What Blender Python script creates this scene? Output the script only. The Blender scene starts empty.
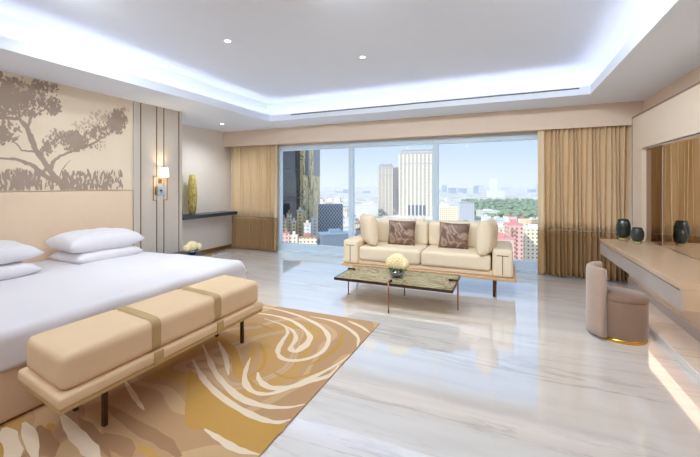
import bpy, bmesh, math, random
from mathutils import Vector, Matrix, noise
random.seed(7)
PI = math.pi
SC = bpy.context.scene
COL = SC.collection

# ------------------------------------------------------------------ camera
F, YAW, CY, H = 358.0, 0.408, 185.4, 1.495
cam_d = bpy.data.cameras.new('camera')
cam_d.sensor_width = 36.0
cam_d.sensor_fit = 'HORIZONTAL'
cam_d.lens = 36.0 * F / 700.0
cam_d.shift_y = -(228.5 - CY) / 700.0
cam_d.clip_end = 20000
cam_d.clip_start = 0.02
cam = bpy.data.objects.new('camera', cam_d)
COL.objects.link(cam)
cam.location = (0, 0, H)
cam.rotation_euler = (PI / 2, 0, YAW)
SC.camera = cam

# ------------------------------------------------------------------ world, sun, exposure
SC.view_settings.view_transform = 'Standard'
SC.view_settings.look = 'None'
SC.view_settings.gamma = 1.0
SC.view_settings.use_curve_mapping = False
SC.view_settings.exposure = 0.09
SKY_STRENGTH = 1.1
SUN_STRENGTH = 4.2
COVE = 5.5
DOWN = 82.0
wd = bpy.data.worlds.new('sky')
SC.world = wd
wd.use_nodes = True
nt = wd.node_tree
bg = nt.nodes['Background']
tcw = nt.nodes.new('ShaderNodeTexCoord'); spw = nt.nodes.new('ShaderNodeSeparateXYZ'); crw = nt.nodes.new('ShaderNodeValToRGB')
nt.links.new(tcw.outputs['Generated'], spw.inputs[0]); nt.links.new(spw.outputs[2], crw.inputs[0]); nt.links.new(crw.outputs[0], bg.inputs[0])
SKY = [(0.0, (.80, .85, .90)), (.03, (.72, .80, .90)), (.12, (.52, .67, .87)), (.35, (.40, .58, .85)), (1.0, (.26, .44, .78))]
while len(crw.color_ramp.elements) < len(SKY): crw.color_ramp.elements.new(.5)
for e_, (p_, c_) in zip(crw.color_ramp.elements, SKY): e_.position = p_; e_.color = (*c_, 1)
bg.inputs[1].default_value = SKY_STRENGTH
sun_d = bpy.data.lights.new('sun', 'SUN')
sun_d.energy = SUN_STRENGTH
sun_d.angle = math.radians(0.6)
sun_d.color = (1.0, 0.95, 0.88)
sun = bpy.data.objects.new('sun', sun_d)
COL.objects.link(sun)
sun.rotation_euler = Vector((0.42, 0.85, -0.75)).to_track_quat('-Z', 'Y').to_euler()

# ------------------------------------------------------------------ pixel helpers (turn a spot of the view into a point of the room)
_s, _c = math.sin(YAW), math.cos(YAW)
def ray(u, v):
    a = (u - 350) / F
    return Vector((-_s + a * _c, _c + a * _s, -(v - CY) / F))
def atX(u, v, x):
    d = ray(u, v); return d * (x / d.x) + Vector((0, 0, H))
def atZ(u, v, z=0.0):
    d = ray(u, v); return d * ((z - H) / d.z) + Vector((0, 0, H))
def atD(u, v, dist):
    return ray(u, v) * dist + Vector((0, 0, H))

# ------------------------------------------------------------------ materials
def lin(c):
    return tuple(((x / 255.0) / 12.92 if x / 255.0 <= 0.04045 else ((x / 255.0 + 0.055) / 1.055) ** 2.4) for x in c)
MATS = {}
def mat(name, rgb, rough=0.6, metal=0.0, bump=0.0, bscale=200.0, var=0.0, vscale=8.0, emit=0.0, spec=0.5, coat=0.0, sheen=0.0):
    if name in MATS: return MATS[name]
    m = bpy.data.materials.new(name); m.use_nodes = True
    n = m.node_tree; p = n.nodes['Principled BSDF']
    col = (*lin(rgb), 1)
    p.inputs['Base Color'].default_value = col
    p.inputs['Roughness'].default_value = rough
    p.inputs['Metallic'].default_value = metal
    p.inputs['Specular IOR Level'].default_value = spec
    p.inputs['Coat Weight'].default_value = coat
    p.inputs['Sheen Weight'].default_value = sheen
    tc = n.nodes.new('ShaderNodeTexCoord')
    nz = n.nodes.new('ShaderNodeTexNoise'); nz.inputs['Scale'].default_value = vscale
    n.links.new(tc.outputs['Object'], nz.inputs['Vector'])
    mx = n.nodes.new('ShaderNodeMix'); mx.data_type = 'RGBA'
    mx.inputs[6].default_value = tuple(x * (1 - var) for x in col[:3]) + (1,)
    mx.inputs[7].default_value = tuple(min(1, x * (1 + var)) for x in col[:3]) + (1,)
    n.links.new(nz.outputs[0], mx.inputs[0]); n.links.new(mx.outputs[2], p.inputs['Base Color'])
    if bump:
        b = n.nodes.new('ShaderNodeBump'); b.inputs['Strength'].default_value = bump; b.inputs['Distance'].default_value = 0.003
        nb = n.nodes.new('ShaderNodeTexNoise'); nb.inputs['Scale'].default_value = bscale
        n.links.new(tc.outputs['Object'], nb.inputs['Vector'])
        n.links.new(nb.outputs[0], b.inputs['Height']); n.links.new(b.outputs[0], p.inputs['Normal'])
    if emit:
        p.inputs['Emission Color'].default_value = col
        p.inputs['Emission Strength'].default_value = emit
    MATS[name] = m
    return m

def glass(name, tint=(1, 1, 1), refl=1.0):
    m = bpy.data.materials.new(name); m.use_nodes = True
    n = m.node_tree; n.nodes.remove(n.nodes['Principled BSDF'])
    out = n.nodes['Material Output']
    tr = n.nodes.new('ShaderNodeBsdfTransparent'); tr.inputs[0].default_value = (*tint, 1)
    gl = n.nodes.new('ShaderNodeBsdfGlossy'); gl.inputs['Roughness'].default_value = 0.02
    fr = n.nodes.new('ShaderNodeFresnel'); fr.inputs[0].default_value = 1.45
    mu = n.nodes.new('ShaderNodeMath'); mu.operation = 'MULTIPLY'; mu.inputs[1].default_value = refl
    mx = n.nodes.new('ShaderNodeMixShader')
    n.links.new(fr.outputs[0], mu.inputs[0]); n.links.new(mu.outputs[0], mx.inputs[0])
    n.links.new(tr.outputs[0], mx.inputs[1]); n.links.new(gl.outputs[0], mx.inputs[2])
    n.links.new(mx.outputs[0], out.inputs[0])
    MATS[name] = m
    return m

def nodes_of(name, rough=0.5):
    m = bpy.data.materials.new(name); m.use_nodes = True
    p = m.node_tree.nodes['Principled BSDF']; p.inputs['Roughness'].default_value = rough
    MATS[name] = m
    return m, m.node_tree, p
def N(n, typ, **kw):
    x = n.nodes.new(typ)
    for k, v in kw.items(): setattr(x, k, v)
    return x
def ramp(n, stops, interp='LINEAR'):
    r = n.nodes.new('ShaderNodeValToRGB'); cr = r.color_ramp; cr.interpolation = interp
    while len(cr.elements) < len(stops): cr.elements.new(0.5)
    for e, (pos, c) in zip(cr.elements, stops):
        e.position = pos; e.color = (*lin(c), 1)
    return r
def mathn(n, op, a, b=None):
    x = n.nodes.new('ShaderNodeMath'); x.operation = op
    for i, q in enumerate((a, b)):
        if q is None: continue
        if isinstance(q, (int, float)): x.inputs[i].default_value = q
        else: n.links.new(q, x.inputs[i])
    return x.outputs[0]

def marble_floor():
    m, n, p = nodes_of('polished_marble', 0.045)
    L = n.links.new
    tc = N(n, 'ShaderNodeTexCoord')
    mp = N(n, 'ShaderNodeMapping'); mp.inputs['Scale'].default_value = (0.35, 2.6, 1); mp.inputs['Rotation'].default_value = (0, 0, 0.03)
    L(tc.outputs['Object'], mp.inputs[0])
    n1 = N(n, 'ShaderNodeTexNoise'); n1.inputs['Scale'].default_value = 1.6; n1.inputs['Detail'].default_value = 9; n1.inputs['Distortion'].default_value = 0.5; n1.inputs['Roughness'].default_value = 0.6
    L(mp.outputs[0], n1.inputs[0])
    r1 = ramp(n, [(0.36, (230, 224, 218)), (0.5, (236, 231, 226)), (0.62, (240, 236, 232))])
    L(n1.outputs[0], r1.inputs[0])
    # fine darker veins running across the room
    mp2 = N(n, 'ShaderNodeMapping'); mp2.inputs['Scale'].default_value = (0.22, 2.2, 1); mp2.inputs['Rotation'].default_value = (0, 0, 0.03)
    L(tc.outputs['Object'], mp2.inputs[0])
    n2 = N(n, 'ShaderNodeTexNoise'); n2.inputs['Scale'].default_value = 2.3; n2.inputs['Detail'].default_value = 10; n2.inputs['Distortion'].default_value = 0.8; n2.inputs['Roughness'].default_value = 0.62
    L(mp2.outputs[0], n2.inputs[0])
    a = mathn(n, 'SUBTRACT', n2.outputs[0], 0.5); a = mathn(n, 'ABSOLUTE', a); a = mathn(n, 'MULTIPLY', a, 28.0)
    a = mathn(n, 'SUBTRACT', 1.0, a); a = mathn(n, 'MAXIMUM', a, 0.0)
    n3 = N(n, 'ShaderNodeTexNoise'); n3.inputs['Scale'].default_value = 0.9; n3.inputs['Detail'].default_value = 3
    L(mp2.outputs[0], n3.inputs[0])
    g = mathn(n, 'SUBTRACT', n3.outputs[0], 0.44); g = mathn(n, 'MULTIPLY', g, 6.0); g = mathn(n, 'MAXIMUM', g, 0.0); g = mathn(n, 'MINIMUM', g, 1.0)
    v = mathn(n, 'MULTIPLY', a, g); v = mathn(n, 'MULTIPLY', v, 0.4)
    mx = N(n, 'ShaderNodeMix', data_type='RGBA')
    L(v, mx.inputs[0]); L(r1.outputs[0], mx.inputs[6]); mx.inputs[7].default_value = (*lin((150, 138, 134)), 1)
    L(mx.outputs[2], p.inputs['Base Color'])
    p.inputs['Specular IOR Level'].default_value = 1.0
    p.inputs['Coat Weight'].default_value = 1.0; p.inputs['Coat IOR'].default_value = 1.9; p.inputs['Coat Roughness'].default_value = 0.03
    return m

def rug_mat():
    m, n, p = nodes_of('hand_tufted_wool', 0.95)
    L = n.links.new
    p.inputs['Sheen Weight'].default_value = 0.1
    tc = N(n, 'ShaderNodeTexCoord')
    nw = N(n, 'ShaderNodeTexNoise'); nw.inputs['Scale'].default_value = 0.9; nw.inputs['Detail'].default_value = 1.5
    L(tc.outputs['Object'], nw.inputs[0])
    sub = N(n, 'ShaderNodeVectorMath', operation='SUBTRACT'); sub.inputs[1].default_value = (0.5, 0.5, 0.5); L(nw.outputs[1], sub.inputs[0])
    sc = N(n, 'ShaderNodeVectorMath', operation='SCALE'); sc.inputs['Scale'].default_value = 1.45; L(sub.outputs[0], sc.inputs[0])
    ad = N(n, 'ShaderNodeVectorMath', operation='ADD'); L(tc.outputs['Object'], ad.inputs[0]); L(sc.outputs[0], ad.inputs[1])
    mp = N(n, 'ShaderNodeMapping'); mp.inputs['Location'].default_value = (2.5, -2.16, 0)
    mp.vector_type = 'POINT'
    mp.inputs['Scale'].default_value = (1.25, 0.8, 0)
    L(ad.outputs[0], mp.inputs[0])
    ln = N(n, 'ShaderNodeVectorMath', operation='LENGTH'); L(mp.outputs[0], ln.inputs[0])
    r = mathn(n, 'MULTIPLY', ln.outputs['Value'], 1.0)
    base = N(n, 'ShaderNodeTexNoise'); base.noise_dimensions = '1D'; base.inputs['Scale'].default_value = 2.4; base.inputs['Detail'].default_value = 1
    L(r, base.inputs['W'])
    rb = ramp(n, [(0.0, (178, 140, 104)), (0.40, (190, 150, 108)), (0.46, (206, 170, 126)), (0.52, (194, 154, 110)), (0.60, (200, 156, 88)), (0.70, (204, 160, 90))], 'CONSTANT')
    L(base.outputs[0], rb.inputs[0])
    L(rb.outputs[0], p.inputs['Base Color'])
    b = N(n, 'ShaderNodeBump'); b.inputs['Strength'].default_value = 0.4; b.inputs['Distance'].default_value = 0.004
    nb = N(n, 'ShaderNodeTexNoise'); nb.inputs['Scale'].default_value = 160; L(tc.outputs['Object'], nb.inputs[0])
    L(nb.outputs[0], b.inputs['Height']); L(b.outputs[0], p.inputs['Normal'])
    return m

def veined(name, c0, c1, c2, scale=3.0, rough=0.3, dist=2.5, stretch=(1, 1, 1)):
    m, n, p = nodes_of(name, rough)
    tc = N(n, 'ShaderNodeTexCoord'); mp = N(n, 'ShaderNodeMapping'); mp.inputs['Scale'].default_value = stretch
    n.links.new(tc.outputs['Object'], mp.inputs[0])
    nz = N(n, 'ShaderNodeTexNoise'); nz.inputs['Scale'].default_value = scale; nz.inputs['Detail'].default_value = 5; nz.inputs['Distortion'].default_value = dist
    n.links.new(mp.outputs[0], nz.inputs[0])
    r = ramp(n, [(0.32, c0), (0.46, c1), (0.52, c2), (0.58, c1), (0.72, c0)])
    n.links.new(nz.outputs[0], r.inputs[0]); n.links.new(r.outputs[0], p.inputs['Base Color'])
    return m

def facade(name, wall, win, sx=3.4, sz=3.3, wx=0.5, wz=0.5, rough=0.7, winrough=0.2):
    """wall with a regular grid of windows in object space"""
    if name in MATS: return MATS[name]
    m, n, p = nodes_of(name, rough)
    L = n.links.new
    tc = N(n, 'ShaderNodeTexCoord'); sp = N(n, 'ShaderNodeSeparateXYZ'); L(tc.outputs['Object'], sp.inputs[0])
    h = mathn(n, 'ADD', sp.outputs[0], sp.outputs[1])
    h = mathn(n, 'ADD', h, 1000.0 * sx)
    fx = mathn(n, 'FRACT', mathn(n, 'DIVIDE', h, sx)); fz = mathn(n, 'FRACT', mathn(n, 'DIVIDE', sp.outputs[2], sz))
    a = mathn(n, 'LESS_THAN', mathn(n, 'ABSOLUTE', mathn(n, 'SUBTRACT', fx, 0.5)), wx / 2)
    b = mathn(n, 'LESS_THAN', mathn(n, 'ABSOLUTE', mathn(n, 'SUBTRACT', fz, 0.5)), wz / 2)
    ge = N(n, 'ShaderNodeSeparateXYZ'); L(tc.outputs['Normal'], ge.inputs[0])
    side = mathn(n, 'LESS_THAN', mathn(n, 'ABSOLUTE', ge.outputs[2]), 0.5)
    k = mathn(n, 'MULTIPLY', mathn(n, 'MULTIPLY', a, b), side)
    mx = N(n, 'ShaderNodeMix', data_type='RGBA'); L(k, mx.inputs[0])
    mx.inputs[6].default_value = (*lin(wall), 1); mx.inputs[7].default_value = (*lin(win), 1)
    L(mx.outputs[2], p.inputs['Base Color'])
    return m

M = dict(
    wall=mat('wall_paint', (232, 222, 212), 0.85, var=0.02),
    wall_warm=mat('wall_paint_warm', (230, 210, 190), 0.85, var=0.02),
    ceil=mat('ceiling_paint', (229, 234, 243), 0.9, var=0.01),  # white paint, tinted slightly blue to stand in for sky light
    floor=marble_floor(),
    rug=rug_mat(),
    frame=mat('window_frame_paint', (214, 232, 246), 0.4),
    sheet=mat('white_linen', (222, 218, 222), 0.9, bump=0.15, bscale=60, sheen=0.2),
    peach=mat('peach_upholstery', (230, 204, 176), 0.85, bump=0.2, bscale=300, var=0.03),
    bedbase=mat('bed_base_upholstery', (216, 188, 158), 0.85, bump=0.2, bscale=300, var=0.03),
    bench=mat('bench_upholstery', (230, 200, 162), 0.8, bump=0.25, bscale=350, var=0.03),
    strap=mat('tan_leather_strap', (190, 158, 108), 0.5),
    brass=mat('satin_brass', (196, 158, 100), 0.35, metal=1.0),
    bronze=mat('dark_bronze', (92, 66, 50), 0.35, metal=0.9),
    taupe=mat('taupe_wall_fabric', (204, 194, 182), 0.85, bump=0.2, bscale=400, var=0.03),
    art=mat('mural_silk', (232, 214, 188), 0.8, var=0.09, vscale=1.6),
    ink=mat('mural_brown_ink', (168, 148, 132), 0.85, var=0.06, vscale=12),
    ink2=mat('mural_pale_ink', (204, 184, 162), 0.85, var=0.06, vscale=12),
    sofa=mat('cream_bolster_fabric', (232, 214, 186), 0.85, bump=0.2, bscale=300, var=0.02),
    wood=mat('light_oak', (206, 168, 124), 0.5, var=0.08, vscale=20),
    seam=mat('dark_seam', (96, 80, 66), 0.8),
    swirl=veined('brown_swirl_silk', (100, 72, 58), (118, 88, 72), (168, 142, 122), 1.7, 0.45, 3.0),
    stone=veined('green_onyx', (128, 118, 86), (172, 162, 126), (104, 94, 64), 2.6, 0.12, 1.6, (1, 2.2, 1)),
    cream=mat('cream_petals', (252, 240, 200), 0.8),
    leaf=mat('leaf_green', (92, 108, 64), 0.6, var=0.2),
    silver=mat('smoky_silver', (170, 180, 196), 0.15, metal=1.0),
    velvet=mat('brown_velvet', (138, 110, 90), 0.8, var=0.1, vscale=5, sheen=0.5),
    velvet2=mat('pale_brown_velvet', (176, 150, 132), 0.8, var=0.06, vscale=5, sheen=0.5),
    gold=mat('polished_gold', (214, 168, 72), 0.2, metal=1.0),
    desk=mat('desk_lacquer', (212, 182, 152), 0.22, var=0.03, spec=0.6),
    deskface=mat('desk_fascia', (190, 178, 168), 0.3, var=0.04, spec=0.5),
    panel=mat('right_wall_panel', (236, 218, 196), 0.8, var=0.02),
    black=mat('charcoal_lacquer', (46, 54, 66), 0.3),
    vase=mat('dark_green_glass', (44, 50, 44), 0.3, var=0.3, vscale=30, coat=0.2),
    vaseglass=mat('amber_glass_foot', (176, 160, 108), 0.1, var=0.2, spec=0.8),
    olive=veined('olive_gold_glaze', (120, 104, 50), (186, 164, 92), (214, 194, 120), 18, 0.3, 1.0, (1, 1, 0.6)),
    green=mat('pale_green_glaze', (150, 160, 110), 0.4),
    plate=mat('switch_plate', (160, 188, 206), 0.25),
    skirt=mat('skirting', (196, 188, 184), 0.5),
    plinth=mat('plinth_front', (240, 238, 236), 0.4),
    shade=mat('lamp_shade_linen', (255, 244, 222), 0.9, emit=2.2),
    lens=mat('lamp_lens', (255, 250, 240), 0.5, emit=12.0),
    led=mat('led_strip_diffuser', (242, 242, 252), 0.5, emit=COVE),
    rim=mat('lamp_rim', (235, 235, 238), 0.4),
    slot=mat('air_slot', (96, 96, 100), 0.6),
)
M['trimw'] = mat('taupe_trim', (150, 126, 104), .5)
M['mirror'] = mat('mirror_silver', (232, 224, 212), 0.01, metal=1.0)
M['mirror_dark'] = mat('bronze_mirror', (150, 122, 96), 0.03, metal=1.0)
M['glass'] = glass('window_glass', (0.97, 0.985, 1.0), 0.25)

def curtain_mat(name, c):
    m, n, p = nodes_of(name, 0.85)
    p.inputs['Base Color'].default_value = (*lin(c), 1)
    tc = N(n, 'ShaderNodeTexCoord'); w = N(n, 'ShaderNodeTexWave'); w.inputs['Scale'].default_value = 60; w.inputs['Distortion'].default_value = 1
    n.links.new(tc.outputs['Object'], w.inputs[0])
    b = N(n, 'ShaderNodeBump'); b.inputs['Strength'].default_value = 0.1; b.inputs['Distance'].default_value = 0.002
    n.links.new(w.outputs[1], b.inputs['Height']); n.links.new(b.outputs[0], p.inputs['Normal'])
    return m
M['curt_top'] = curtain_mat('curtain_sand', (232, 210, 174))
M['curt_low'] = curtain_mat('curtain_camel', (176, 142, 100))
M['curt_edge'] = curtain_mat('curtain_lining', (190, 172, 146))

# ------------------------------------------------------------------ mesh helpers
def link(name, me, m=None, parent=None, smooth=False):
    o = bpy.data.objects.new(name, me); COL.objects.link(o)
    if m is not None:
        for x in (m if isinstance(m, (list, tuple)) else [m]): me.materials.append(x)
    if parent: o.parent = parent
    if smooth:
        for p in me.polygons: p.use_smooth = True
    return o
def fin(name, bm, m=None, parent=None, smooth=False):
    bmesh.ops.recalc_face_normals(bm, faces=bm.faces)
    me = bpy.data.meshes.new(name); bm.to_mesh(me); bm.free()
    return link(name, me, m, parent, smooth)
def tag(o, label, cat, group=None):
    o['label'] = label; o['category'] = cat
    if group: o['group'] = group
    return o
def struct(o):
    o['kind'] = 'structure'; return o
def thing(name, label, cat, loc=(0, 0, 0), rz=0.0, group=None):
    o = bpy.data.objects.new(name, None); COL.objects.link(o)
    o.location = loc; o.rotation_euler = (0, 0, rz); o.empty_display_size = 0.1
    return tag(o, label, cat, group)
def box(bm, x0, x1, y0, y1, z0, z1, bev=0.0, seg=2, mi=0, mtx=None):
    r = bmesh.ops.create_cube(bm, size=1.0)
    vs = r['verts']
    for v in vs:
        v.co = Vector(((x0 + x1) / 2 + v.co.x * (x1 - x0), (y0 + y1) / 2 + v.co.y * (y1 - y0), (z0 + z1) / 2 + v.co.z * (z1 - z0)))
    es = list({e for v in vs for e in v.link_edges})
    fs = list({f for v in vs for f in v.link_faces})
    allv = set(vs)
    if bev:
        rr = bmesh.ops.bevel(bm, geom=es, offset=bev, segments=seg, profile=0.5, affect='EDGES')
        fs = [f for f in set(rr['faces']) | {f for f in fs if f.is_valid}]
        allv = {v for f in fs for v in f.verts}
    for f in fs:
        if f.is_valid: f.material_index = mi
    if mtx is not None:
        for v in allv:
            if v.is_valid: v.co = mtx @ v.co
    return bm
def bx(name, dims, m, parent=None, bev=0.0, seg=2, smooth=False):
    bm = bmesh.new(); box(bm, *dims, bev=bev, seg=seg)
    return fin(name, bm, m, parent, smooth)
def tube(bm, pts, r, n=10, mi=0, cap=True):
    pts = [Vector(p) for p in pts]; rings = []
    for i, p in enumerate(pts):
        d = (pts[min(i + 1, len(pts) - 1)] - pts[max(i - 1, 0)]).normalized()
        up = Vector((0, 0, 1)) if abs(d.z) < 0.9 else Vector((1, 0, 0))
        a = d.cross(up).normalized(); b = d.cross(a).normalized()
        rr = r[i] if isinstance(r, (list, tuple)) else r
        rings.append([bm.verts.new(p + a * rr * math.cos(2 * PI * k / n) + b * rr * math.sin(2 * PI * k / n)) for k in range(n)])
    for A, B in zip(rings, rings[1:]):
        for k in range(n):
            f = bm.faces.new((A[k], A[(k + 1) % n], B[(k + 1) % n], B[k])); f.material_index = mi
    if cap:
        bm.faces.new(rings[0]).material_index = mi; bm.faces.new(rings[-1]).material_index = mi
    return bm
def lathe(bm, prof, n=28, c=(0, 0, 0), mi=0):
    rings = []
    for r, z in prof:
        rings.append([bm.verts.new((c[0] + r * math.cos(2 * PI * k / n), c[1] + r * math.sin(2 * PI * k / n), c[2] + z)) for k in range(n)])
    for A, B in zip(rings, rings[1:]):
        for k in range(n):
            f = bm.faces.new((A[k], A[(k + 1) % n], B[(k + 1) % n], B[k])); f.material_index = mi
    if prof[0][0] > 1e-4: bm.faces.new(rings[0]).material_index = mi
    if prof[-1][0] > 1e-4: bm.faces.new(rings[-1]).material_index = mi
    return bm
def pillow_mesh(w, d, t, n=22, pinch=0.10, wrinkle=0.006, seed=0, square=False):
    """flat pillow in xy (w along x, d along y), thickness t, z from about -t/2 to t/2"""
    bm = bmesh.new(); top = {}; bot = {}
    for i in range(n + 1):
        for j in range(n + 1):
            a = -1 + 2 * i / n; b = -1 + 2 * j / n
            ex = 1 - pinch * (1 - a * a) * (abs(b) ** 3) * 0 ; 
            k = max(0.0, (1 - a ** 4) * (1 - b ** 4)) ** 0.45
            x = a * w / 2 * (1 - pinch * (1 - abs(b) ** 2) * (0 if abs(a) < 0 else abs(a) ** 6) * 0.6)
            y = b * d / 2 * (1 - pinch * (1 - abs(a) ** 2) * abs(b) ** 6 * 0.6)
            wv = noise.noise(Vector((a * 2.2 + seed * 3.1, b * 2.2, seed))) * wrinkle * 2 + noise.noise(Vector((a * 6 + seed, b * 6, seed * 2))) * wrinkle
            z = t / 2 * k
            top[i, j] = bm.verts.new((x, y, z + wv * k))
            bot[i, j] = top[i, j] if i in (0, n) or j in (0, n) else bm.verts.new((x, y, -z * 0.9 + wv * k * 0.5))
    for i in range(n):
        for j in range(n):
            bm.faces.new((top[i, j], top[i + 1, j], top[i + 1, j + 1], top[i, j + 1]))
            q = [bot[i, j], bot[i, j + 1], bot[i + 1, j + 1], bot[i + 1, j]]
            if len(set(q)) == 4 : 
                try: bm.faces.new(q)
                except ValueError: pass
    return bm
def puff_box(bm, x0, x1, y0, y1, z0, z1, r=0.06, puff=0.02, sub=10, amp=0.0, seed=0):
    """upholstered block: subdivided box, rounded edges, slightly puffed"""
    cx, cy, cz = (x0 + x1) / 2, (y0 + y1) / 2, (z0 + z1) / 2
    hx, hy, hz = (x1 - x0) / 2, (y1 - y0) / 2, (z1 - z0) / 2
    r = min(r, hx * .98, hy * .98, hz * .98)
    rr = bmesh.ops.create_cube(bm, size=2.0)
    es = list({e for v in rr['verts'] for e in v.link_edges})
    res = bmesh.ops.subdivide_edges(bm, edges=es, cuts=sub, use_grid_fill=True)
    vs = list(bm.verts)
    for v in vs:
        # concentrate vertices near the edges
        q = Vector([math.copysign(1 - (1 - abs(c)) ** 1.7, c) if abs(c) < 1 else c for c in v.co])
        p = Vector((q.x * hx, q.y * hy, q.z * hz))
        inner = Vector((max(-hx + r, min(hx - r, p.x)), max(-hy + r, min(hy - r, p.y)), max(-hz + r, min(hz - r, p.z))))
        d = p - inner
        if d.length > 1e-6:
            p = inner + d.normalized() * min(r, max(d.length, r * 0.999))
        fz = (1 - q.x ** 2) * (1 - q.y ** 2)
        if abs(q.z) > 0.99: p.z += math.copysign(puff * fz, q.z)
        if amp:
            w = noise.noise(Vector((p.x * 2.1 + seed, p.y * 2.1, p.z * 2.1))) * amp + noise.noise(Vector((p.x * 6 + seed, p.y * 6, p.z * 6))) * amp * 0.35
            p += d.normalized() * w if d.length > 1e-6 else Vector((0, 0, w))
        v.co = Vector((cx, cy, cz)) + p
    return bm
def dup(root, loc=None, rz=None, label=None, scale=None):
    r = root.copy(); COL.objects.link(r)
    if loc is not None: r.location = loc
    if rz is not None: r.rotation_euler = (0, 0, rz)
    if scale is not None: r.scale = scale
    if label: r['label'] = label
    for ch in list(root.children):
        c = ch.copy(); COL.objects.link(c); c.parent = r
        for g in ch.children:
            d = g.copy(); COL.objects.link(d); d.parent = c
    return r

# ================================================================== ROOM SHELL
XL, XR, YB, YW = -6.10, 1.88, -3.0, 6.9      # recess wall, right wall, rear wall, window plane
XP = -5.08                                    # headboard wall
SOF, TOP = 2.75, 3.15
OX0, OX1, OY0, OY1 = -4.23, 1.08, -2.2, 5.83  # opening of the raised ceiling
GY = 7.02                                     # outer face of window wall
struct(bx('floor', (XL - .3, XR + .3, YB - .3, GY, -0.3, 0.0), M['floor']))
struct(bx('wall_left', (XL - .3, XL, YB - .3, GY, 0, TOP + .3), M['wall']))
struct(bx('wall_right', (XR, XR + .3, YB - .3, GY, 0, TOP + .3), M['wall_warm']))
struct(bx('wall_rear', (XL, XR, YB - .3, YB, 0, TOP + .3), M['wall']))
struct(bx('wall_headboard', (XL, XP, YB, 4.49, 0, SOF), M['wall']))
bm = bmesh.new(); box(bm, XL, XR, GY - .16, GY + .1, 2.40, TOP + .3); struct(fin('wall_window', bm, M['wall_warm']))
struct(bx('trim_1', (XL, XR, 6.58, 6.605, 2.40, SOF), M['wall_warm']))     # pelmet over the curtains
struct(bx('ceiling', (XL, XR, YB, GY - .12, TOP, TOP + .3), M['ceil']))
bm = bmesh.new()
box(bm, XL, OX0 - .0, YB, GY - .12, SOF, SOF + .03)
box(bm, OX1, XR, YB, GY - .12, SOF, SOF + .03)
box(bm, OX0, OX1, YB, OY0, SOF, SOF + .03)
box(bm, OX0, OX1, OY1, GY - .12, SOF, SOF + .03)
# upstand round the opening
t = .03
box(bm, OX0 - t, OX0, OY0 - t, OY1 + t, SOF + .03, SOF + .12)
box(bm, OX1, OX1 + t, OY0 - t, OY1 + t, SOF + .03, SOF + .12)
box(bm, OX0, OX1, OY0 - t, OY0, SOF + .03, SOF + .12)
box(bm, OX0, OX1, OY1, OY1 + t, SOF + .03, SOF + .12)
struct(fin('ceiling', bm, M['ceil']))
# outer side of the cove
bm = bmesh.new(); g = .22
box(bm, OX0 - g - .05, OX0 - g, OY0 - g, OY1 + g, SOF + .03, TOP)
box(bm, OX1 + g, OX1 + g + .05, OY0 - g, OY1 + g, SOF + .03, TOP)
box(bm, OX0 - g, OX1 + g, OY0 - g - .05, OY0 - g, SOF + .03, TOP)
box(bm, OX0 - g, OX1 + g, OY1 + g, OY1 + g + .05, SOF + .03, TOP)
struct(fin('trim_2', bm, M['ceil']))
# LED strips lying in the cove
LW = .03
for nm, d in (('left', (OX0 - .11, OX0 - .11 + LW, OY0, OY1, SOF + .032, SOF + .05)), ('right', (OX1 + .08, OX1 + .08 + LW, OY0, OY1, SOF + .032, SOF + .05)),
              ('window', (OX0, OX1, OY1 + .08, OY1 + .08 + LW, SOF + .032, SOF + .05)), ('rear', (OX0, OX1, OY0 - .11, OY0 - .11 + LW, SOF + .032, SOF + .05))):
    words = {'left': 'on the bed side', 'right': 'on the desk side', 'window': 'along the window side', 'rear': 'along the rear side'}[nm]
    tag(bx('led_strip', d, M['led']), 'hidden cove light strip glowing above the ceiling edge ' + words, 'light', 'cove light strips')
tag(bx('air_slot', (-3.75, .95, OY1 - .012, OY1 - .001, SOF + .085, SOF + .1), M['slot']), 'thin dark air slot along the window side edge of the raised ceiling', 'air vent')

# windows
def window(i, x0, x1):
    bm = bmesh.new(); w = .05
    y0, y1 = 6.86, 6.96
    zb, zt = .19, 2.28
    box(bm, x0, x1, y0, y1, 0, zb, .005, 1); box(bm, x0, x1, y0, y1, zt, 2.40, .005, 1)
    box(bm, x0, x0 + w, y0, y1, zb, zt, .004, 1); box(bm, x1 - w, x1, y0, y1, zb, zt, .004, 1)
    o = struct(fin('window_%d' % i, bm, M['frame']))
    bx('pane', (x0 + w, x1 - w, 6.905, 6.915, zb, zt), M['glass'], o)
    return o
window(1, -4.74, -2.95); window(2, -2.95, -1.205); window(3, -1.205, .65); window(4, .65, XR)
struct(bx('wall_window_side', (XL, -4.74, 6.86, GY, 0, 2.40), M['wall']))
struct(bx('trim_3', (-4.74, XR, 6.80, 6.86, 0, .05), M['frame'], bev=.004))
# skirting in the recess
struct(bx('baseboard_left', (XL, XL + .015, 4.49, 6.86, 0, .07), M['brass']))
# left recess door line: nothing but plain wall

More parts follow.
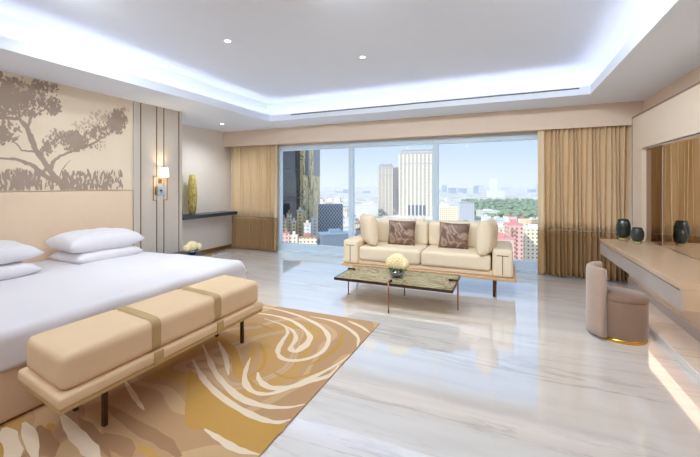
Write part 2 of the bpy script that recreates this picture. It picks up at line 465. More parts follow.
# right wall: framed panel with mirror, low plinth, skirting
struct(bx('wall_desk_lower', (1.65, XR, 1.2, 6.35, 0, .62), M['wall_warm']))
struct(bx('baseboard_right', (1.635, 1.65, 1.2, 6.35, .06, .16), M['skirt']))
bm = bmesh.new()
box(bm, 1.36, 1.65, 1.2, 6.35, 0, .06, .004, 1)
pl = struct(fin('trim_4', bm, M['floor']))
pf = bx('plinth_front', (1.352, 1.36, 1.2, 6.35, 0, .058), M['plinth'], pl)
bm = bmesh.new()
PX = 1.69
box(bm, PX, XR, 1.2, 6.35, 1.98, 2.47)
box(bm, PX, XR, 5.97, 6.35, .62, 1.98)
box(bm, PX, XR, 1.2, 1.5, .62, 1.98)
struct(fin('wall_right_panel', bm, M['panel']))
struct(bx('trim_5', (PX - .006, XR, 6.35, 6.36, 0, 2.475), M['trimw']))
struct(bx('trim_6', (PX - .006, PX, 1.2, 6.35, 2.455, 2.475), M['trimw']))
mr = thing('wall_mirror', 'wide wall mirror above the long desk reflecting the curtain', 'mirror', (1.74, 3.7, .766))
bx('mirror_glass', (0, .01, -2.2, 1.73, -.0, 1.23), M['mirror'], mr)
bx('dark_mirror_strip', (0, .01, 1.745, 2.27, 0, 1.23), M['mirror_dark'], mr)
bx('joint_strip', (-.002, .01, 1.737, 1.745, 0, 1.23), M['skirt'], mr)
bx('head_rail', (-.05, -.0, -2.2, 2.27, 1.218, 1.23), M['trimw'], mr)

# ================================================================== LIGHTS
def downlight(x, y, z, label, power=DOWN, aim=(0, 0, -1), cone=150):
    t = thing('downlight', label, 'ceiling light', (x, y, z), 0, 'recessed downlights in the ceiling')
    bm = bmesh.new(); lathe(bm, [(.028, -.001), (.045, -.004), (.047, 0)], 20); fin('rim', bm, M['rim'], t, True)
    bm = bmesh.new(); lathe(bm, [(.0001, -.003), (.03, -.003), (.03, -.001)], 20); fin('lens', bm, M['lens'], t)
    d = bpy.data.lights.new('downlight_bulb', 'SPOT'); d.energy = power; d.spot_size = math.radians(cone); d.spot_blend = 1.0
    d.shadow_soft_size = .05; d.color = (.84, .935, 1.0)
    o = bpy.data.objects.new('bulb', d); COL.objects.link(o); o.parent = t; o.location = (0, 0, -.02); o.rotation_euler = Vector(aim).to_track_quat('-Z', 'Y').to_euler()
    return t
downlight(-2.914, 3.21, TOP, 'round downlight in the raised ceiling above the foot of the bed', DOWN)
downlight(-1.683, 4.30, TOP, 'round downlight in the raised ceiling above the coffee table', DOWN)
downlight(-5.3, 5.68, SOF, 'small downlight in the lower ceiling over the dark wall shelf', DOWN * 1.1)
for x, y, ty in ((-.4, 2.2, .55), (.55, 2.3, .55), (-2.1, .9, .8), (-3.6, .9, .6)):  # unseen fill lamps, added to brighten the room
    downlight(x, y, TOP, 'added unseen fill downlight in the raised ceiling between bed and desk above the picture', DOWN * .42, (0, ty, -1))
for x, y, ax in ((-3.3, 1.5, -.25), (-1.2, 2.3, 0), (.1, 2.6, .1)):  # added out-of-view spots that lift the curtains and far end
    downlight(x, y, TOP, 'added unseen tilted fill spot in the raised ceiling above the picture, aimed at the windows', DOWN * 1.7, (ax, 1, -.5), 115)
downlight(-1.9, 1.9, TOP, 'added unseen tilted fill spot in the raised ceiling above the picture, aimed at the mural', DOWN * 1.3, (-1, .25, -.5), 100)  # added fill spot, brightens the headboard wall from out of view
downlight(-.2, 2.45, TOP, 'added unseen tilted fill spot in the raised ceiling above the picture, aimed at the mirror wall', DOWN * 1.2, (1, .9, -.55), 100)  # added fill spot, brightens the right wall from out of view
for x, y in ((-2.6, -.6), (-.3, -.3), (-1.4, -1.6), (-3.9, -1.4)):  # lamps added behind the camera for even fill light
    downlight(x, y, TOP, 'added unseen fill downlight in the raised ceiling over the near end of the room', DOWN * .7, (0, 1, -1))

# ================================================================== HEADBOARD WALL
# printed mural: a flat panel with the tree printed on it
mural_bm = bmesh.new()
box(mural_bm, XP, XP + .02, .3, 3.58, 1.43, 2.75, mi=0)
def art(u, v, off=.0215):
    p = atX(u, v, XP + .02); return Vector((XP + off, p.y, p.z))
def clipz(p):
    p.z = min(2.745, max(1.436, p.z)); p.y = min(3.57, p.y); return p
NP = [0]
def poly(pts, mi=1, off=.0215):
    NP[0] += 1; off = .0212 + NP[0] * 2.5e-6
    vs = [mural_bm.verts.new(clipz(Vector((XP + off, q.y, q.z)))) for q in pts]
    try: mural_bm.faces.new(vs).material_index = mi
    except ValueError: pass
def branch(pts, w0, w1, mi=1):
    P = [art(*p) for p in pts]
    # smooth resample
    Q = []
    for a, b in zip(P, P[1:]):
        for k in range(4):
            q = a.lerp(b, k / 4); q.y += random.uniform(-.006, .006); q.z += random.uniform(-.006, .006); Q.append(q)
    Q.append(P[-1]); L, R = [], []
    for i, q in enumerate(Q):
        d = Q[min(i + 1, len(Q) - 1)] - Q[max(i - 1, 0)]
        nrm = Vector((0, -d.z, d.y)).normalized(); w = (w0 + (w1 - w0) * i / (len(Q) - 1)) / 2
        w *= random.uniform(.8, 1.2); L.append(q + nrm * w); R.append(q - nrm * w)
    for i in range(len(Q) - 1): poly([L[i], L[i + 1], R[i + 1], R[i]], mi)
def dab(c, ry, rz, mi=1, off=.022, ang=None):
    n = 7; a0 = random.uniform(-.9, .9) if ang is None else ang
    pts = []
    for k in range(n):
        t = 2 * PI * k / n; rr = random.uniform(.6, 1.15)
        y, z = ry * rr * math.cos(t), rz * rr * math.sin(t)
        pts.append(c + Vector((0, y * math.cos(a0) - z * math.sin(a0), y * math.sin(a0) + z * math.cos(a0))))
    poly(pts, mi, off)
def clump(u, v, ru, rv, n, size, mi=1, dense=.6, off=.022):
    for _ in range(n):
        r = random.random() ** dense; t = random.uniform(0, 2 * PI)
        c = art(u + ru * r * math.cos(t), v + rv * r * math.sin(t))
        s = size * random.uniform(.4, 1.3) * (1.25 - .7 * r)
        dab(c, s * .6, s * 1.2, mi, off + random.uniform(0, .0008))
branch([(66, 190), (60, 182), (52, 174), (46, 164), (36, 150), (31, 138), (27, 128), (20, 119), (8, 118), (-12, 119)], .085, .03)
branch([(27, 128), (32, 116), (40, 112), (47, 108)], .03, .012)
branch([(20, 119), (18, 106), (17, 92)], .03, .01)
branch([(34, 152), (22, 150), (16, 144), (12, 138)], .022, .01)
branch([(64, 186), (46, 176), (30, 164), (14, 159), (-14, 157)], .06, .02)
branch([(36, 166), (22, 160), (10, 160)], .02, .008)
branch([(46, 172), (44, 160), (40, 152)], .03, .01)
branch([(50, 172), (53, 162), (60, 156), (74, 150), (90, 145), (104, 137), (116, 127)], .045, .012)
branch([(56, 186), (62, 170), (70, 160)], .02, .006)
branch([(84, 147), (96, 141), (106, 142)], .016, .006)
branch([(60, 184), (70, 188), (88, 190)], .05, .02)
for a in ((100, 118, 14, 8, 40, .03), (60, 136, 14, 7, 30, .03), (30, 88, 28, 11, 60, .034), (85, 124, 14, 7, 26, .028)):
    clump(*a, mi=2)
for a in ((10, 98, 24, 21, 200, .042), (40, 90, 18, 15, 60, .03), (-6, 92, 16, 22, 90, .045), (34, 100, 14, 13, 50, .034), (53, 107, 9, 9, 90, .032), (30, 113, 14, 5, 40, .024),
          (3, 132, 18, 12, 110, .036), (-8, 140, 12, 14, 60, .04), (48, 147, 9, 9, 60, .026), (74, 141, 14, 11, 190, .036), (58, 136, 10, 8, 40, .022), (94, 133, 14, 8, 80, .026),
          (117, 122, 10, 12, 190, .038), (104, 129, 10, 7, 50, .024), (90, 146, 16, 5, 30, .018), (50, 84, 14, 10, 40, .02), (122, 110, 7, 7, 22, .016)):
    clump(*a)
for k in range(330):   # reeds along the foot of the picture
    u = random.choice([random.uniform(-14, 54), random.uniform(4, 40), random.uniform(62, 122), random.uniform(62, 122)]); v = random.uniform(172, 189)
    dab(art(u, v), random.uniform(.009, .018), random.uniform(.03, .07), 1, ang=random.uniform(-.4, .4))
mural = fin('wall_mural', mural_bm, [M['art'], M['ink'], M['ink2']])
tag(mural, 'cream wall mural printed with a brown spreading tree above the bed headboard', 'wall art')
hb = thing('headboard', 'tall peach upholstered headboard panel behind the bed pillows', 'headboard', (XP + .001, 2.0, 0))
bx('padded_panel', (0, .05, -1.7, 1.575, 0, 1.42), M['peach'], hb, bev=.012)
bx('edge_trim', (0, .03, 1.575, 1.588, 0, 1.42), M['brass'], hb)

wp = thing('wall_panelling', 'taupe wall panels with thin brass lines beside the headboard', 'wall panelling', (XP, 4.0, 0))
ys = [3.60, 3.72, 3.99, 4.12, 4.41, 4.485]
for a, b in zip(ys, ys[1:]):
    bx('panel', (0, .02, a - 4 + .006, b - 4 - .006, 0.0, SOF), M['taupe'], wp, bev=.004, seg=1)
def strip(pts, w=.012, x=.026):
    bm = bmesh.new()
    for (y0, z0), (y1, z1) in zip(pts, pts[1:]):
        box(bm, .016, x, min(y0, y1) - w / 2 - 4, max(y0, y1) + w / 2 - 4, min(z0, z1) - w / 2, max(z0, z1) + w / 2)
    return fin('brass_line', bm, mat('aged_brass_line', (158, 130, 98), .45, metal=.4), wp)
strip([(3.72, 0.01), (3.72, SOF - .01)]); strip([(4.41, 0.01), (4.41, SOF - .01)])
strip([(3.99, SOF - .01), (3.99, 1.64), (3.93, 1.64), (3.93, 1.26), (3.99, 1.26), (3.99, .01)])
strip([(4.12, SOF - .01), (4.12, 1.64), (4.18, 1.64), (4.18, 1.26), (4.12, 1.26), (4.12, .01)])

sc = thing('wall_sconce', 'small lit wall lamp with white tapered shade on the taupe panels', 'wall lamp', (XP + .02, 4.045, 1.70))
bm = bmesh.new(); lathe(bm, [(.070, -.07), (.056, .075), (.054, .075), (.068, -.07)], 28, (.10, 0, 0)); fin('lamp_shade', bm, M['shade'], sc, True)
bm = bmesh.new(); tube(bm, [(0, 0, -.12), (.10, 0, -.12), (.10, 0, .0)], .007); fin('arm', bm, M['brass'], sc, True)
bm = bmesh.new(); box(bm, 0, .014, -.03, .03, -.17, -.09, .004, 1); fin('back_plate', bm, M['brass'], sc)
pd = bpy.data.lights.new('sconce_bulb', 'POINT'); pd.energy = 8; pd.color = (1, .82, .5); pd.shadow_soft_size = .03
po = bpy.data.objects.new('bulb', pd); COL.objects.link(po); po.parent = sc; po.location = (.10, 0, 0)
sw = thing('switch_panel', 'pale blue switch panel on the wall under the small wall lamp', 'light switch', (XP + .02, 4.055, 1.415))
bx('plate', (0, .012, -.07, .07, -.075, .075), M['plate'], sw, bev=.003, seg=1)
bx('side_bracket', (0, .04, -.10, -.075, -.07, .06), M['brass'], sw, bev=.003, seg=1)
bm = bmesh.new(); lathe(bm, [(.0001, 0), (.016, 0), (.012, .02), (.0001, .02)], 16)
for v in bm.verts: v.co = Vector((v.co.z + .012, v.co.x, v.co.y))
fin('knob', bm, M['bronze'], sw, True)

# recess: dark shelf, tall vases
tag(bx('wall_shelf', (XL, -5.70, 4.95, 6.60, .822, .895), M['black'], bev=.004), 'long dark floating shelf in the recess left of the curtain', 'shelf')
v1 = thing('tall_vase', 'tall slender olive and gold patterned vase on the dark shelf', 'vase', (-5.93, 5.50, .896))
bm = bmesh.new(); lathe(bm, [(.055, 0), (.075, .12), (.095, .35), (.095, .48), (.075, .68), (.058, .82), (.05, .82), (.066, .68), (.08, .48), (.04, .03)], 28)
for v in bm.verts:
    a = math.atan2(v.co.y, v.co.x); k = 1 + .03 * math.sin(a * 7 + v.co.z * 24); v.co.x *= k; v.co.y *= k
fin('body', bm, M['olive'], v1, True)
v2 = thing('tall_vase', 'thin pale green vase half hidden behind the taupe wall edge', 'vase', (-5.92, 5.215, .896))
bm = bmesh.new(); lathe(bm, [(.03, 0), (.035, .2), (.048, .5), (.03, .8), (.024, .8), (.03, .5)], 20); fin('body', bm, M['green'], v2, True)

# ================================================================== NIGHTSTAND
ns = thing('nightstand', 'low dark topped nightstand between the bed and the taupe wall', 'nightstand', (-4.74, 4.14, 0))
bx('table_top', (-.31, .33, -.34, .34, .35, .38), M['black'], ns, bev=.004)
bx('cabinet', (-.31, .29, -.32, .32, .10, .35), M['deskface'], ns, bev=.006)
bx('edge_band', (.33, .338, -.34, .34, .345, .38), M['brass'], ns)
for sx in (-.27, .26):
    for sy in (-.29, .29):
        bm = bmesh.new(); tube(bm, [(sx, sy, 0), (sx, sy, .1)], .012); fin('leg', bm, M['brass'], ns, True)
def bloom(bm, c, r, n, size, rng):
    for k in range(n):
        z = 1 - 1.55 * (k + .5) / n; t = k * 2.39996
        q = math.sqrt(max(0, 1 - z * z)); d = Vector((q * math.cos(t), q * math.sin(t), z))
        p = Vector(c) + d * r * rng.uniform(.9, 1.05)
        a = d.orthogonal().normalized(); b = d.cross(a); ro = rng.uniform(0, PI)
        for j in range(4):
            th = ro + j * PI / 2; e = a * math.cos(th) + b * math.sin(th); f = a * -math.sin(th) + b * math.cos(th)
            v0 = bm.verts.new(p - d * size * .2); v1_ = bm.verts.new(p + e * size * .7 + f * size * .45 + d * size * .1)
            v2_ = bm.verts.new(p + e * size * 1.1 + d * size * .3); v3 = bm.verts.new(p + e * size * .7 - f * size * .45 + d * size * .1)
            bm.faces.new((v0, v1_, v2_, v3))
def flowers(loc, label, blooms, bowl):
    t = thing('flower_bowl', label, 'flowers', loc)
    rng = random.Random(3)
    bm = bmesh.new(); lathe(bm, bowl, 24)
    fin('bowl', bm, M['silver'], t, True)
    for c, r in blooms:
        bm = bmesh.new(); bmesh.ops.create_icosphere(bm, subdivisions=2, radius=r * .93, matrix=Matrix.Translation(c))
        bloom(bm, c, r, 90, r * .2, rng); fin('bloom', bm, M['cream'], t, False)
    bm = bmesh.new()
    for k in range(9):
        a = k * .7; d = Vector((math.cos(a), math.sin(a), 0)); s = Vector((-d.y, d.x, 0)); R = blooms[0][1]
        z0 = bowl[-2][1]; p = d * R * .55 + Vector((0, 0, z0)); q = d * R * 1.35 + Vector((0, 0, z0 - .01)); w = R * .3
        vs = [bm.verts.new(x) for x in (p, (p + q) / 2 + s * w + Vector((0, 0, .012)), q, (p + q) / 2 - s * w + Vector((0, 0, .012)))]
        bm.faces.new(vs)
    fin('leaves', bm, M['leaf'], t)
    return t
flowers((-4.66, 4.32, .38), 'small bowl of cream flowers on the nightstand', [((0, 0, .125), .085), ((.0, -.1, .105), .06), ((.02, .1, .11), .06)], [(.04, 0), (.075, .03), (.08, .06), (.07, .065), (.03, .02)])

# ================================================================== BED
BX0, BX1, BY0, BY1 = -5.02, -2.84, .75, 3.40
bed = thing('bed', 'wide low bed with peach beige upholstered base in front of the headboard', 'bed', ((BX0 + BX1) / 2, (BY0 + BY1) / 2, 0))
hx, hy = (BX1 - BX0) / 2, (BY1 - BY0) / 2
bm = bmesh.new(); box(bm, -hx, hx, -hy, hy, .02, .40, .03, 3); fin('base', bm, M['bedbase'], bed, True)
bm = bmesh.new(); puff_box(bm, -hx + .05, hx - .05, -hy + .05, hy - .05, .40, .565, .06, 0.0, 8); fin('mattress', bm, M['sheet'], bed, True)
# duvet: top sheet with rounded drop on three sides
bm = bmesh.new()
nx, ny = 90, 100
drop = .25; r = .07
x0, x1, y0, y1 = BX0 + .0, BX1 + .02, BY0 - .01, BY1 + .01
ztop = .60
def prof(s, half):
    """arc length s from centre -> (offset, dz)"""
    a = abs(s); fl = half - r
    if a <= fl: o, z = a, 0
    elif a <= fl + r * PI / 2:
        t = (a - fl) / r; o, z = fl + r * math.sin(t), -r * (1 - math.cos(t))
    else: o, z = half, -r - (a - fl - r * PI / 2)
    return math.copysign(o, s), z
Ly = (y1 - y0) / 2 - r + r * PI / 2 + drop - r
Lx = (x1 - x0) - r + r * PI / 2 + drop - r
gv = {}
for i in range(nx + 1):
    for j in range(ny + 1):
        sx_ = Lx * i / nx; sy_ = -Ly + 2 * Ly * j / ny
        ox, zx = prof(sx_, x1 - x0); oy, zy = prof(sy_, (y1 - y0) / 2)
        px, py = x0 + abs(ox), (y0 + y1) / 2 + oy
        z = ztop + min(zx, zy) if (zx < -r * .99 and zy < -r * .99) else ztop + zx + zy
        z = max(z, ztop - drop)
        wr = noise.noise(Vector((px * 1.3, py * 1.3, 0))) * .022 + noise.noise(Vector((px * 3.1 + py, py * 2.2, 4))) * .008
        fx = noise.noise(Vector((py * 3, z * 1.5, 2))) * .012 * min(1, -min(zx, 0) / .1)
        fy = noise.noise(Vector((px * 3, z * 1.5, 7))) * .012 * min(1, -min(zy, 0) / .1)
        gv[i, j] = bm.verts.new((px + fx, py + math.copysign(fy, oy), z + wr * (1 if z > ztop - .05 else .3)))
for i in range(nx):
    for j in range(ny): bm.faces.new((gv[i, j], gv[i + 1, j], gv[i + 1, j + 1], gv[i, j + 1]))
duv = fin('duvet', bm, M['sheet'], None, True)
tag(duv, 'smooth white duvet spread over the whole bed', 'duvet')
sol = duv.modifiers.new('thick', 'SOLIDIFY'); sol.thickness = .012; sol.offset = -1
def pillow(loc, w, d, t, rot, label, seed):
    bm = pillow_mesh(d, w, t, 26, .1, .012, seed)
    o = fin('pillow', bm, M['sheet'], None, True); o.location = loc; o.rotation_euler = rot
    tag(o, label, 'pillow', 'white bed pillows'); return o
pillow((-4.62, 2.84, .655), .80, .54, .17, (0, .04, .02), 'white pillow lying under the other one on the window side of the bed', 1)
pillow((-4.62, 2.82, .82), .87, .54, .24, (.0, .06, -.02), 'plump white pillow on top of the stack on the window side of the bed', 2)
pillow((-4.60, 1.62, .655), 1.0, .54, .17, (0, .04, -.02), 'white pillow lying at the bottom of the stack nearest the left picture edge', 3)
pillow((-4.62, 1.62, .825), 1.04, .54, .20, (0, .08, .01), 'white pillow on top of the stack nearest the left picture edge', 4)

# ================================================================== BENCH
be = thing('bench', 'long peach upholstered bench with two straps at the foot of the bed', 'bench', (-2.40, 1.95, 0))
def skew(bm):      # the bench ends are cut at a slight angle
    for v in bm.verts: v.co.y -= .14 * (v.co.x - .29)
    return bm
bm = bmesh.new(); box(bm, -.29, .29, -.85, .85, .322, .388, .016, 3); fin('platform', skew(bm), M['bench'], be, True)
bm = bmesh.new(); box(bm, -.285, .285, -.845, .845, .30, .322, .003, 1); fin('rim', skew(bm), M['strap'], be)
def bench_pad(e=0.0):
    bm = bmesh.new(); return puff_box(bm, -.245 - e, .262 + e, -.83 - e, .83 + e, .389 - e * .2, .592 + e, .045, .006, 16)
fin('cushion', skew(bench_pad()), M['bench'], be, True)
for sx, sy in ((-.2, -.50), (.13, -.52), (-.2, .76), (.13, .74)):
    bm = bmesh.new(); box(bm, sx - .014, sx + .014, sy - .014, sy + .014, .0105, .30, .003, 1); fin('leg', bm, M['bronze'], be)
for sy in (-.27, .29):
    bm = bench_pad(.004); w = .034
    bmesh.ops.bisect_plane(bm, geom=list(bm.verts) + list(bm.edges) + list(bm.faces), plane_co=(0, sy - w, 0), plane_no=(0, -1, 0), clear_outer=True)
    bmesh.ops.bisect_plane(bm, geom=list(bm.verts) + list(bm.edges) + list(bm.faces), plane_co=(0, sy + w, 0), plane_no=(0, 1, 0), clear_outer=True)
    box(bm, .288, .297, sy - w, sy + w, .318, .396)
    fin('strap', skew(bm), M['strap'], be)

# ================================================================== RUG
bm = bmesh.new(); box(bm, -4.4, -1.24, -.9, 3.68, .0005, .010)
RN = [0]
def rug_pt(x, y, k):
    if k: u, v = 200 + x / 2.735, 290 + y / 2.735
    else: u, v = x / 2.443, 270 + y / 2.443
    p = atZ(u, v, .01); p.x = min(p.x, -1.245); p.y = min(p.y, 3.675); return p
def crom(P, n=8):
    P = [P[0] * 2 - P[1]] + P + [P[-1] * 2 - P[-2]]; out = []
    for i in range(1, len(P) - 2):
        for j in range(n):
            t = j / n; a, b, c, d = P[i - 1:i + 3]
            out.append(.5 * ((2 * b) + (c - a) * t + (2 * a - 5 * b + 4 * c - d) * t * t + (3 * b - a - 3 * c + d) * t ** 3))
    return out + [P[-2]]
def ribbon(pts, w, k=1, mi=1, raw=False):
    RN[0] += 1; z = .0101 + RN[0] * 1e-5
    Q = crom([Vector(p) if raw else rug_pt(*p, k) for p in pts]); m_ = len(Q) - 1; L_, R_ = [], []
    for i, q in enumerate(Q):
        d = (Q[min(i + 1, m_)] - Q[max(i - 1, 0)]).normalized(); nr = Vector((-d.y, d.x, 0))
        e = w * .41 * (min(1, .25 + 3 * min(i, m_ - i) / m_)) * (1 + .45 * noise.noise(Vector((i * .23, RN[0] * 3.7, 0))))
        a_, b_ = q + nr * e, q - nr * e
        for q_ in (a_, b_): q_.z = z; q_.x = min(q_.x, -1.243); q_.y = min(q_.y, 3.677)
        L_.append(bm.verts.new(a_)); R_.append(bm.verts.new(b_))
    for i in range(m_): bm.faces.new((L_[i], L_[i + 1], R_[i + 1], R_[i])).material_index = mi
fl = [rug_pt(x, y, 1) for x, y in ((-30, 215), (0, 240), (50, 292), (100, 328), (160, 358), (235, 372), (205, 410), (165, 448), (110, 436), (60, 405), (20, 382), (-40, 362))]
f_ = bm.faces.new([bm.verts.new((q.x, q.y, .01008)) for q in crom(fl + [fl[0]], 4)[:-1]]); f_.material_index = 2
ribbon([(-20, 60), (40, 120), (90, 170), (110, 230), (150, 262)], .10, 1, 2)
ribbon([(105, 88), (160, 94), (198, 108)], .035, 1, 2); ribbon([(160, 140), (178, 180), (168, 215), (130, 240)], .04, 1, 2)
ribbon([(390, 110), (380, 150), (330, 190), (300, 205)], .05, 1, 2); ribbon([(200, 225), (240, 240), (290, 235), (340, 215)], .05, 1, 2)
ribbon([(0, 410), (20, 457)], .12, 0, 2); ribbon([(120, 375), (125, 400)], .05, 0, 2); ribbon([(340, 430), (380, 457)], .06, 0, 2); ribbon([(250, 400), (300, 430), (320, 457)], .10, 0, 3)
ribbon([(260, 330), (330, 380), (400, 420), (440, 457)], .10, 0, 3); ribbon([(95, 380), (110, 420), (130, 457)], .10, 0, 3); ribbon([(190, 360), (230, 400), (270, 457)], .06, 0, 3)
for pts, w in (([(110, 40), (170, 46), (230, 58), (290, 78), (335, 104), (352, 132), (338, 165), (300, 186), (255, 193), (222, 185), (213, 165), (226, 138), (240, 115), (225, 95), (175, 78)], .055),
               ([(120, 62), (180, 66), (235, 78), (270, 95), (300, 125), (292, 152), (262, 168), (248, 158), (262, 132), (250, 108), (210, 88)], .06),
               ([(262, 165), (285, 150), (300, 130), (292, 112)], .07),
               ([(405, 84), (440, 100), (468, 118)], .05), ([(300, 72), (360, 84), (405, 105), (432, 130), (442, 158)], .05),
               ([(412, 178), (372, 205), (305, 240), (240, 268), (190, 284), (150, 280), (128, 262), (122, 235), (130, 205), (138, 185)], .055),
               ([(158, 225), (163, 246), (190, 266), (240, 266), (300, 250), (358, 232), (380, 205)], .065),
               ([(-20, 190), (0, 228), (15, 250), (50, 285), (100, 320), (160, 350), (210, 362), (248, 354)], .06),
               ([(8, 150), (25, 190), (45, 230), (80, 270), (120, 300), (180, 318), (240, 321), (292, 314)], .06),
               ([(12, 380), (50, 405), (100, 435), (162, 450)], .05), ([(50, 140), (70, 185), (78, 232)], .05)): ribbon(pts, w)
for pts, w in (([(10, 385), (28, 425), (38, 470)], .10), ([(58, 372), (75, 410), (88, 470)], .08), ([(150, 352), (180, 395), (212, 430), (245, 470)], .09), ([(305, 270), (330, 312), (352, 342)], .04)): ribbon(pts, w, 0)
rug = fin('rug', bm, [M['rug'], mat('rug_cream_wool', (236, 216, 188), .95), mat('rug_gold_wool', (198, 152, 78), .95), mat('rug_brown_wool', (168, 128, 92), .95)])
tag(rug, 'beige and gold rug with cream swirls under the bed and bench', 'rug')

# ================================================================== COFFEE TABLE
ct = thing('coffee_table', 'low green onyx coffee table on thin copper legs in front of the sofa', 'coffee table', (-1.25, 4.40, 0))
bm = bmesh.new()
# top slab with a notch at each leg
def slab(bm, z0, z1, inset=0.0, zz=None):
    n = .05
    X0, X1, Y0, Y1 = -.70 - inset, .72 + inset, -.36 - inset, .34 + inset
    pts = [(X0, Y0), (X1, Y0), (X1, Y1), (X0, Y1)]
    b = [bm.verts.new((x, y, z0)) for x, y in pts]; t = [bm.verts.new((x, y, z1)) for x, y in pts]
    bm.faces.new(b); bm.faces.new(t)
    for k in range(4): bm.faces.new((b[k], b[(k + 1) % 4], t[(k + 1) % 4], t[k]))
slab(bm, .325, .345)
fin('stone_top', bm, M['stone'], ct)
bm = bmesh.new(); box(bm, -.71, .73, -.37, -.36, .315, .347); box(bm, -.71, .73, .34, .35, .315, .347); box(bm, -.71, -.70, -.37, .35, .315, .347); box(bm, .72, .73, -.37, .35, .315, .347)
fin('copper_edge', bm, M['bronze'], ct)
M['copper'] = mat('copper', (176, 112, 82), .3, metal=.9)
for lx, ly, dx, dy in ((-.72, .10, 1, 0), (.735, .05, -1, 0), (.0, -.375, 0, 1), (.0, .355, 0, -1)):
    bm = bmesh.new(); tube(bm, [(lx, ly, 0), (lx, ly, .36)], .009, 8); leg = fin('leg', bm, M['copper'], ct, True)
    bm = bmesh.new(); tube(bm, [(lx, ly, .357), (lx + dx * .09, ly + dy * .09, .357)], .011, 8)
    lathe(bm, [(.0001, .346), (.02, .346), (.018, .366), (.0001, .37)], 14, (lx + dx * .09, ly + dy * .09, 0)); fin('clip', bm, M['bronze'], leg, True)
flowers((-1.245, 4.38, .346), 'round bunch of cream flowers in a silver bowl on the coffee table', [((0, 0, .185), .105), ((-.075, .02, .165), .075), ((.08, -.01, .165), .075)], [(.035, 0), (.08, .02), (.10, .06), (.085, .10), (.078, .095), (.03, .02)])

# ================================================================== SOFA
sf = thing('sofa', 'cream two seat sofa on an oak plinth in front of the windows', 'sofa', (-1.10, 5.45, 0))
# local extents x -1.24..1.24, y -.45..+.5
bx('platform', (-1.22, 1.24, -.42, .50, .255, .295), M['wood'], sf, bev=.008)
for sx in (-1.02, .97):
    for sy in (-.26, .36):
        bx('leg', (sx - .018, sx + .018, sy - .018, sy + .018, 0, .255), M['bronze'], sf, bev=.004)
bx('frame', (-1.18, 1.20, -.36, .46, .295, .36), M['sofa'], sf, bev=.015, smooth=False)
for a, b in ((-.94, -.005), (.005, .93)):
    bm = bmesh.new(); puff_box(bm, a, b, -.40, .30, .36, .565, .04, .012, 10); fin('seat_cushion', bm, M['sofa'], sf, True)
bm = bmesh.new(); puff_box(bm, -.96, .95, .34, .49, .36, .84, .05, 0, 10); fin('back_frame', bm, M['sofa'], sf, True)
for a, b in ((-.95, -.0), (.0, .94)):
    bm = bmesh.new(); puff_box(bm, a + .004, b - .004, .14, .36, .56, .93, .055, .02, 10)
    fin('back_cushion', bm, M['sofa'], sf, True)
for sx, nm in ((-1, 'l'), (1, 'r')):
    x0, x1 = (-1.20, -.95) if sx < 0 else (.95, 1.20)
    bm = bmesh.new(); puff_box(bm, x0, x1, -.41, .47, .297, .655, .035, .008, 8); arm = fin('armrest', bm, M['sofa'], sf, True)
    c = (x0 + x1) / 2
    bm = bmesh.new(); box(bm, c - .07, c + .07, -.414, -.408, .575, .584); box(bm, c - .004, c + .004, -.414, -.408, .33, .575); fin('stitched_seam', bm, M['seam'], arm)
def cushion(loc, w, h, t, rot, mm, name, label, cat, group, seed):
    bm = pillow_mesh(w, h, t, 20, .12, .01, seed)
    for v in bm.verts: v.co = Vector((v.co.x, -v.co.z, v.co.y))
    o = fin(name, bm, mm, None, True); o.location = loc; o.rotation_euler = rot
    return tag(o, label, cat, group)
cushion((-1.48, 5.46, .752), .44, .40, .14, (-.2, 0, .02), M['swirl'], 'throw_cushion', 'brown swirl patterned cushion on the left half of the sofa', 'cushion', 'brown patterned cushions', 5)
cushion((-.69, 5.46, .748), .44, .40, .14, (-.2, .03, .0), M['swirl'], 'throw_cushion', 'brown swirl patterned cushion on the right half of the sofa', 'cushion', 'brown patterned cushions', 6)
def bolster(loc, rz, label, tilt):
    bm = pillow_mesh(.50, .47, .23, 20, .02, .006, 9)
    for v in bm.verts:
        v.co = Vector((v.co.z, v.co.x, v.co.y))
    o = fin('side_cushion', bm, M['sofa'], None, True); o.location = loc; o.rotation_euler = (0, tilt, rz)
    return tag(o, label, 'cushion', 'cream cushions leaning on the sofa arms')
bolster((-1.97, 5.30, .81), .62, 'plain cream cushion leaning on the left sofa arm', -.12)
bolster((-.225, 5.27, .79), -.2, 'plain cream cushion leaning on the right sofa arm', .08)

